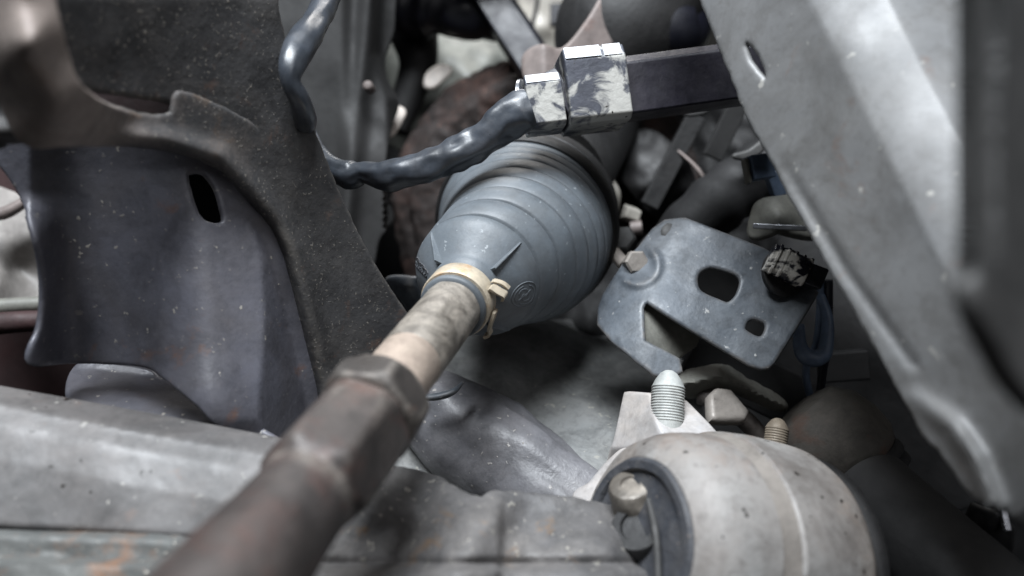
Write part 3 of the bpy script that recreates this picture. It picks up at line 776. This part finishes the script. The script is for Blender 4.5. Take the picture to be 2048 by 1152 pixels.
sheet('panel', [(1375, -80), (1405, 0), (1440, 88), (1480, 190), (1500, 238), (1560, 345), (1620, 450), (1700, 598), (1780, 740), (1815, 808), (1848, 868), (1880, 900), (1922, 962), (1942, 988), (1975, 1004), (1998, 1002), (2040, 1042), (2140, 1090), (2260, 900), (2260, -320), (1290, -320)], panel_d, 2.6, M['panel'], side, holes=[hole], step=8, rough_edge=2.5, lumps=[(0.6, 150, 1.7)])

tag(sheet('dark_guard', [(1930, -200), (1938, 0), (1950, 250), (1948, 480), (1965, 600), (2010, 700), (2060, 780), (2150, 860), (2250, 860), (2250, -200)],
    lambda X, Y: 82 + 0.10 * np.maximum(X - 1955, 0) + 8 * np.exp(-np.maximum(X - 1930, 0) / 14.0), 3, M['dark_panel'], None, step=10), 'blurred dark grey guard in front of the side member', 'guard')

# ------------------------------------------------------------------ wire sleeve and painted unions
slv = thing('wire_sleeve', 'wrinkled glossy black sleeve looping from the arm to the painted union', 'wire sleeve', P(800, 345, 250))
tube('hanging_run', [(700, -120, 252), (668, -40, 242), (640, 28, 228), (606, 84, 213), (586, 128, 206), (582, 162, 205), (598, 200, 209), (609, 235, 216), (613, 258, 226), (616, 285, 244), (622, 300, 262)], [4.4, 4.2, 3.9, 4.3, 3.9, 2.7, 3.1, 3.2, 2.6, 2.6, 2.8], M['sleeve'], slv, seg=28, n=10, wrinkle=0.13, wl=13)
tube('looping_run', [(600, 240, 284), (618, 276, 276), (634, 306, 268), (662, 334, 262), (704, 350, 258), (730, 344, 255), (768, 350, 252), (830, 340, 249), (900, 314, 246), (960, 282, 244), (1006, 246, 243), (1040, 224, 243), (1060, 216, 243)], [3.2, 3.4, 3.6, 4.0, 4.7, 3.7, 5.0, 5.4, 5.2, 5.4, 6.6, 7.0, 6.6], M['sleeve'], slv, seg=32, n=10, wrinkle=0.2, wl=9, seed=5.0)

un = thing('pipe_union', 'silver hexagon union with flaking white paint joined to the dark bar', 'pipe union', P(1140, 200, 246))
def octo(h, top, fb): return [(-h, -fb), (-h, fb * 0.72), (-h * 0.86, fb), (h * 0.66, fb), (h, fb * 0.80), (h, -fb)]
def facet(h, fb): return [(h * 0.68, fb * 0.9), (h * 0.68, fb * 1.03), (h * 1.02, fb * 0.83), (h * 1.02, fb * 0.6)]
prism('small_hexagon', P(1050, 215, 248), P(1121, 207, 249), octo(8.6, 0, 8.0), M['nut_paint'], un, bevel=0.5)
prism('large_hexagon', P(1124, 188, 250), P(1243, 176, 252), octo(12.4, 0, 10.5), M['nut_paint'], un, bevel=0.7)
prism('highlight_facet', P(1052, 214.8, 248), P(1117, 207.5, 249), facet(8.6, 8.0), M['highlight_white'], un, bevel=0.2)  # proud white strips added as the facets' highlight
prism('highlight_facet', P(1127, 187.7, 250), P(1196, 180.8, 251.2), facet(12.4, 10.5), M['highlight_white'], un, bevel=0.2)
prism('highlight_facet', P(1202, 180.2, 251.3), P(1236, 176.7, 251.9), facet(12.4, 10.4), M['highlight_white'], un, bevel=0.2)
prism('neck', P(1108, 206, 249), P(1130, 195, 250), octo(9.4, 0, 6.4), M['rail'], un, bevel=0.5)
lathe('washer', P(1049, 214, 247), Vector((1, -0.25, 0.1)), [(-1.0, 4), (-1.0, 8.6), (-0.7, 9.1), (0.3, 9.1), (0.6, 8.6), (0.6, 4)], M['bright'], un, seg=48)
tag(prism('dark_bar', P(1236, 182, 254), P(1560, 138, 262), [(-9.6, -8), (-9.6, 6.6), (7.2, 7.4), (10.6, 3.5), (10.6, -8)], M['rail'], None, bevel=0.8), 'dark violet-grey square bar running from the union behind the side member', 'bar')

# ------------------------------------------------------------------ background, left of the boot
tag(sheet('stamped_panel', [(560, -80), (765, -80), (786, 40), (770, 110), (776, 160), (797, 205), (785, 250), (768, 320), (775, 400), (782, 440), (755, 480), (740, 540), (700, 560), (640, 420), (590, 250), (560, 60)],
      lambda X, Y: 330 + 8 * sstep(X, 680, 715) * sstep(Y, 330, 200) - 7 * np.exp(-((X - 735 + 0.1 * Y) / 22) ** 2) + 14 * sstep(sd(X, Y, [(742, -80), (738, 110), (770, 200), (770, 300)]), 0, -30), 2, M['stamping'], None, step=8),
    'dark grey stamped panel behind the hanging wire sleeve', 'stamped panel')
tag(lathe('rivet_head', P(736, 172, 322), Vector((0, -1, 0)), [(-6, 2.2), (0.5, 2.2), (1.4, 1.4), (1.6, 0)], M['pinkish'], None, seg=24), 'small pinkish rivet head on the dark stamped panel', 'rivet')
drum = thing('rusty_drum', 'big rough rust-brown drum behind the pleated boot', 'drum', P(1080, 400, 420))
UD = Vector((0.20, 0.95, -0.12)).normalized()
lathe('rim', P(1075, 395, 392), UD, [(6, 52), (2, 60), (0, 64), (0.5, 70), (4, 72), (5, 80), (8, 84), (14, 85), (30, 86), (34, 82)], M['rusty'], drum, seg=260, sharp=None, wob=0.04, rough=1.6)
lathe('inner_face', P(1075, 395, 394), UD, [(10, 66), (12, 40), (9, 36), (9, 5)], M['rusty'], drum, seg=200, sharp=None, wob=0.04, seed=4, rough=1.6)
# engine bay things in the top gap
tag(sheet('engine_casing', [(760, 40), (900, 30), (1060, 60), (1090, 200), (980, 300), (800, 300), (740, 200)], tps([(770, 60, 520), (900, 60, 500), (1060, 80, 510), (960, 180, 480), (800, 250, 510), (1000, 280, 500), (890, 130, 480)]), 5, M['grey_green'], None, step=12, lumps=[(7, 45, 2.0)]), 'grey-green engine casing seen through the gap above the drum', 'engine casing')
tag(tube('water_hose', [(820, -40, 440), (822, 40, 438), (836, 110, 436), (828, 160, 434), (790, 260, 430)], [12, 15, 12, 10, 8], M['black'], None, seg=24), 'fat black hose hanging beside the dark stamped panel', 'hose')
tag(tube('wiring_loom', [(800, 10, 410), (870, 15, 408), (920, 30, 406), (990, 20, 410)], [16, 15, 12, 18], M['navy'], None, seg=24, wrinkle=0.15), 'dark navy wiring loom bundled above the engine casing', 'wiring loom')
for lab, pts, dd in (('white patch for the bright gap under the wiring loom', [(876, 36), (900, 34), (912, 50), (945, 62), (940, 74), (905, 68), (884, 58)], 440),
                     ('white patch for the bright gap between hose and rusty drum', [(852, 168), (858, 146), (880, 132), (900, 138), (888, 152), (866, 170)], 425),
                     ('pale pink patch for the bright gap at the edge of the stamped panel', [(764, 262), (772, 232), (784, 214), (806, 220), (800, 238), (782, 266)], 372)):
    tag(sheet('bright_patch', pts, lambda X, Y, dd=dd: dd + 0.08 * (X - 850) * 0.3 - 0.05 * Y, 3, M['white'], None, step=5), lab, 'bright patch')  # pale sheets stand in for brightness seen through the gaps
tag(prism('strut', P(945, -60, 400), P(1082, 150, 385), [(-9, -8), (-9, 7), (7, 8), (10, 4), (10, -8)], M['navy'], None, bevel=1.2), 'dark navy strut slanting down to the pinkish bracket', 'strut')
tag(sheet('pale_cover', [(1040, -80), (1230, -80), (1225, 40), (1180, 110), (1080, 118), (1050, 60)], tps([(1040, -70, 560), (1220, -70, 540), (1130, 0, 530), (1080, 110, 545), (1200, 60, 540)]), 4, M['pale'], None, step=12, lumps=[(6, 40, 7)]), 'pale beige engine cover seen above the union', 'engine cover')
tag(tube('thin_cable', [(1080, -40, 500), (1072, 20, 498), (1062, 62, 496), (1050, 120, 494)], [1.6] * 4, M['black'], None), 'thin black cable in front of the pale engine cover', 'cable')
tag(prism('dark_slot_block', P(1118, 10, 500), P(1118, 52, 500), [(-6, -4), (-6, 4), (6, 4), (6, -4)], M['navy'], None), 'small navy block standing for a dark slot in the pale engine cover', 'block')  # solid dark block put in for the darkness of an open slot
tag(tube('plastic_hook', [(1140, -20, 470), (1146, 10, 468), (1162, 22, 468), (1180, 14, 468)], [4, 4.5, 4, 3], M['white'], None), 'white plastic hook on the pale engine cover', 'hook')
tag(sheet('pinkish_bracket', [(1046, 120), (1062, 98), (1090, 92), (1130, 98), (1180, 40), (1240, -60), (1280, -60), (1240, 60), (1180, 130), (1130, 160), (1060, 165)], lambda X, Y: 322 + 0.10 * np.abs(X - 1088) - 0.02 * Y, 2.5, M['pinkish'], None, step=8), 'pinkish worn steel bracket and painted lit duct edge above the small hexagon', 'bracket')  # diagonal arm of the sheet paints the air duct's lit edge
tag(tube('air_duct', [(1330, -90, 370), (1290, -10, 366), (1230, 90, 362), (1190, 170, 360)], [40, 34, 32, 20], M['charcoal'], None, seg=48), 'broad charcoal air duct slanting above the dark bar', 'air duct')
tag(tube('duct_end', [(1300, 10, 350), (1330, 60, 352), (1352, 70, 356), (1368, 40, 360), (1375, -40, 366)], [14, 17, 15, 14, 14], M['navy'], None, seg=28), 'dark navy rubber bulge on the air duct', 'rubber bulge')
tag(sheet('bay_wall', [(1340, -80), (1480, -80), (1520, 180), (1340, 140)], lambda X, Y: 400 - 0.05 * (X - 1340), 2, M['grey_green'], None, step=16), 'grey inner bay wall beside the side member edge', 'bay wall')

# ------------------------------------------------------------------ background, right of the boot
tag(tube('steering_rack', [(1095, 360, 318), (1150, 290, 350), (1215, 200, 390)], [26, 24, 22], M['charcoal'], None, seg=40), 'charcoal steering rack tube behind the boot rim', 'steering rack')
tag(sheet('pale_flange', [(1120, 262), (1180, 256), (1195, 300), (1212, 340), (1170, 330), (1130, 290)], tps([(1120, 265, 312), (1180, 258, 315), (1205, 340, 318), (1150, 300, 306)]), 2, M['grey_green'], None, step=8), 'grey-green flange above the boot rim under the union', 'flange')
tag(sheet('pale_wedge', [(1194, 340), (1206, 336), (1228, 362), (1240, 390), (1232, 432), (1222, 430), (1208, 390)], tps([(1200, 340, 330), (1235, 385, 326), (1228, 430, 330), (1210, 385, 322)]), 3, M['pale'], None, step=5), 'pale beige wedge right beside the pleated boot', 'wedge')
tag(prism('beige_lug', P(1248, 424, 334), P(1276, 434, 336), [(-3.4, -3), (-2.4, 3), (2.4, 3), (4.2, -3)], M['pale'], None, bevel=0.8), 'small beige lug right of the pale wedge', 'lug')
tag(tube('pinkish_lug', [(1262, 458, 330), (1284, 455, 329)], [3.2, 3.2], M['pinkish'], None, seg=12), 'small pinkish lug above the plate corner', 'lug')
tag(lathe('grey_bolt_head', P(1246, 484, 300), Vector((-0.3, -0.8, 0.4)), [(-9, 3.5), (-1, 3.5), (-1, 6.0), (3, 6.0), (3.8, 5.0), (3.9, 0)], M['dark_panel'], None, seg=6), 'dull grey bolt head at the upper left of the plate', 'bolt')
tag(tube('white_pin', [(1212, 488, 290), (1248, 528, 284)], [2.6, 2.6], M['white'], None, seg=10), 'white pin between the boot and the plate stud', 'pin')
tag(sheet('dark_cover', [(1210, 230), (1540, 190), (1640, 420), (1560, 500), (1400, 470), (1300, 460), (1230, 330)], tps([(1210, 240, 400), (1540, 200, 380), (1640, 420, 360), (1400, 460, 370), (1300, 330, 392)]), 3, M['black'], None, step=14, lumps=[(8, 50, 4)]), 'black cover behind the bars beneath the dark bar', 'cover')
tag(prism('cross_bar', P(1298, 412, 350), P(1392, 232, 345), [(-4.2, -3), (-4.2, 3), (4.2, 3), (4.2, -3)], M['black_rubber'], None, bevel=0.6), 'charcoal flat bar slanting below the dark bar', 'flat bar')
tag(prism('cross_bar', P(1424, 316, 330), P(1478, 205, 325), [(-4.2, -3), (-4.2, 3), (4.2, 3), (4.2, -3)], M['stamping'], None, bevel=0.6), 'grey flat bar slanting beside the side member', 'flat bar')
tag(sheet('grey_tab', [(1362, 215), (1400, 205), (1420, 212), (1408, 224), (1375, 228)], c_(310), 2, M['dark_panel'], None, step=6), 'dark grey tab under the dark bar', 'tab')
tag(sheet('thin_fin', [(1468, 312), (1500, 302), (1535, 276), (1534, 288), (1504, 314)], c_(300), 2, M['dark_panel'], None, step=5), 'thin grey fin above the slate-blue block', 'fin')
tag(sheet('hose_guard', [(1225, 290), (1300, 260), (1380, 330), (1392, 420), (1330, 440), (1260, 380)], tps([(1225, 290, 372), (1300, 265, 364), (1385, 335, 360), (1330, 435, 362), (1310, 350, 350)]), 2.5, M['black_rubber'], None, step=9, lumps=[(3, 30, 1)]), 'charcoal guard between the boot and the curved rusty strip', 'guard')
tag(tube('rusty_strip', [(1352, 298, 345), (1390, 332, 340), (1408, 360, 338), (1402, 386, 338), (1384, 412, 338), (1366, 440, 336)], [0.6, 0.8, 1.0, 1.1, 0.8, 0.5], M['pinkish'], None, seg=8), 'curved rust-stained metal strip in the dark above the plate', 'metal strip')
cp = cr([(1320, 530, 332), (1410, 430, 318), (1480, 370, 322), (1580, 300, 332)], 22)
tag(tube('black_pipe', [tuple(q) for q in cp], [13.0 + 0.5 * math.sin(i * 0.5) for i in range(len(cp))], M['black'], None, seg=36, n=3), 'black pipe behind the upper edge of the plate', 'pipe')
bc = thing('slate_block', 'slate-blue plastic block with pale edge by the side member', 'plastic block', P(1515, 335, 280))
prism('block_body', P(1496, 338, 276), P(1540, 332, 278), [(-4.6, -3), (-4.6, 3.4), (4.6, 3.4), (4.6, -3)], M['blue_clip'], bc, bevel=0.5)
prism('pale_edge', P(1489, 338, 276), P(1495, 337, 276), [(-5.6, -3), (-5.6, 2.8), (3.6, 2.8), (3.6, -3)], M['plate_dull'], bc, bevel=0.4)
tag(prism('slate_peg', P(1542, 345, 286), P(1558, 392, 288), [(-2.6, -2), (-2.6, 2.4), (2.6, 2.4), (2.6, -2)], M['blue_clip'], None, bevel=0.5), 'slate-blue peg hanging under the plastic block', 'peg')
cst = thing('grey_casting', 'dull grey casting with an added highlight strip beside the side member', 'casting', P(1560, 430, 275))
sheet('casting_body', [(1505, 420), (1518, 402), (1545, 394), (1600, 396), (1640, 440), (1640, 470), (1560, 466), (1500, 470)], tps([(1505, 425, 276), (1545, 396, 272), (1600, 400, 278), (1560, 430, 264), (1640, 465, 276), (1510, 465, 274), (1580, 462, 268)]), 4, M['plate_dull'], cst, step=6)
prism('highlight_strip', P(1506, 452, 266), P(1614, 457, 262), [(-0.9, -1), (-0.9, 1), (0.9, 1), (0.9, -1)], M['bright'], cst, bevel=0.3)  # bright strip added as the casting's highlight

# ------------------------------------------------------------------ lower right background
tag(sheet('inner_wing', [(1560, 480), (1700, 480), (1900, 800), (1960, 1000), (1700, 1000), (1560, 800)], tps([(1570, 500, 330), (1700, 500, 320), (1900, 820, 300), (1700, 980, 320), (1600, 780, 340), (1740, 700, 312)]), 2, M['charcoal'], None, step=12), 'dark grey inner wing panel behind the side member', 'inner wing')
tag(prism('black_box', P(1640, 735, 300), P(1732, 728, 300), [(-6, -4), (-6, 4), (6, 4), (6, -4)], M['black'], None, bevel=1), 'black box on the inner wing below the cables', 'box')
tag(sheet('folded_strip', [(1360, 752), (1400, 735), (1450, 730), (1500, 760), (1570, 800), (1560, 825), (1500, 800), (1440, 780), (1380, 795)], lambda X, Y: 256 + 5 * np.abs(sd(X, Y, [(1360, 770), (1440, 752), (1570, 812)])) / 20.0 + 0.03 * (X - 1360), 2, M['plate_dull'], None, step=7, rough_edge=3), 'dull grey folded strip between the plate and the bolt', 'folded strip')
tag(sheet('pink_block', [(1428, 792), (1440, 780), (1462, 782), (1494, 820), (1488, 832), (1430, 832)], tps([(1430, 785, 250), (1466, 780, 254), (1490, 830, 248), (1435, 830, 244)]), 5, M['bush_groove'], None, step=6, smooth=False), 'pale brownish block under the folded strip', 'block')
tag(tube('brake_line', [(1400, 790, 266), (1450, 810, 262), (1500, 850, 262), (1540, 900, 262)], [3.4, 3.4, 3.4, 3.4], M['rod_end'], None, seg=14), 'brown brake line running under the pale brownish block', 'brake line')
tag(prism('black_linkage', P(1380, 700, 290), P(1640, 830, 285), [(-10, -5), (-10, 5), (10, 5), (10, -5)], M['black'], None, bevel=1), 'black link behind the plate lower edge', 'link')
ball = thing('ball_joint', 'grey-brown round ball joint cup right of the bush housing', 'ball joint', P(1690, 900, 250))
UJ = Vector((0.62, -0.25, -0.70)).normalized()
lathe('cup', P(1632, 860, 258), UJ, [(-10, 6), (-8, 14), (-2, 18.5), (6, 20), (13, 19.6), (17, 17.5), (18.5, 15)], M['cup'], ball, seg=72, wob=0.01)
lathe('collar', P(1632, 860, 258), UJ, [(17, 12), (17.5, 17.0), (19, 17.6), (21, 17.4), (22, 16.2), (23.5, 16.6), (25, 16.4), (26, 12)], M['black_rubber'], ball, seg=72)
tag(tube('drive_shaft', [(1735, 980, 238), (1830, 1075, 220), (1960, 1200, 200), (2100, 1340, 185)], [14.0, 14.5, 15, 15], M['black'], None, seg=40), 'thick black shaft running from the ball joint collar', 'shaft')
hk = thing('steel_clip', 'dark steel clip with a bright worn tip under the side member end', 'steel clip', P(1975, 1045, 215))
sheet('clip_plate', [(1928, 1040), (1940, 1012), (1990, 1030), (2024, 1062), (2020, 1105), (1960, 1085)], tps([(1930, 1040, 215), (1940, 1015, 212), (2020, 1065, 205), (2015, 1100, 208), (1970, 1050, 206)]), 2, M['charcoal'], hk, step=6, smooth=False)
prism('bright_tip', P(2003, 1010, 204), P(2014, 1062, 202), [(-0.9, -0.9), (-0.9, 0.9), (0.9, 0.9), (0.9, -0.9)], M['bright'], hk, bevel=0.3)

# ------------------------------------------------------------------ far left, behind the arm
tag(sheet('wheel_liner', [(-120, 380), (10, 380), (120, 460), (150, 560), (140, 640), (-120, 640)], tps([(-100, 400, 330), (20, 400, 322), (60, 480, 312), (0, 560, 300), (110, 600, 320), (-100, 620, 300), (30, 540, 318)]), 2, M['light_liner'], None, step=9), 'light grey wheel liner panel behind the arm edge', 'wheel liner')
tag(tube('liner_strip', [(-60, 415, 300), (0, 428, 300), (48, 405, 302)], [3, 2.6, 2.2], M['pinkish'], None), 'pinkish strip across the wheel liner', 'strip')
tag(tube('brake_pipe', [(-60, 618, 285), (20, 612, 287), (110, 606, 290)], [3.4, 3.2, 3.0], M['plate_dull'], None), 'grey pipe crossing in front of the wheel liner', 'pipe')
tag(tube('red_brown_pipe', [(-60, 655, 280), (20, 645, 282), (120, 640, 286)], [4.6, 4.2, 4.0], M['redbrown'], None), 'dark red-brown pipe under the grey pipe', 'pipe')
tag(sheet('dark_backing', [(-140, 200), (300, 240), (360, 500), (260, 900), (-140, 900)], c_(372), 2, M['redbrown'], None, step=20), 'dark red-brown backing behind the arm and wheel liner', 'backing')
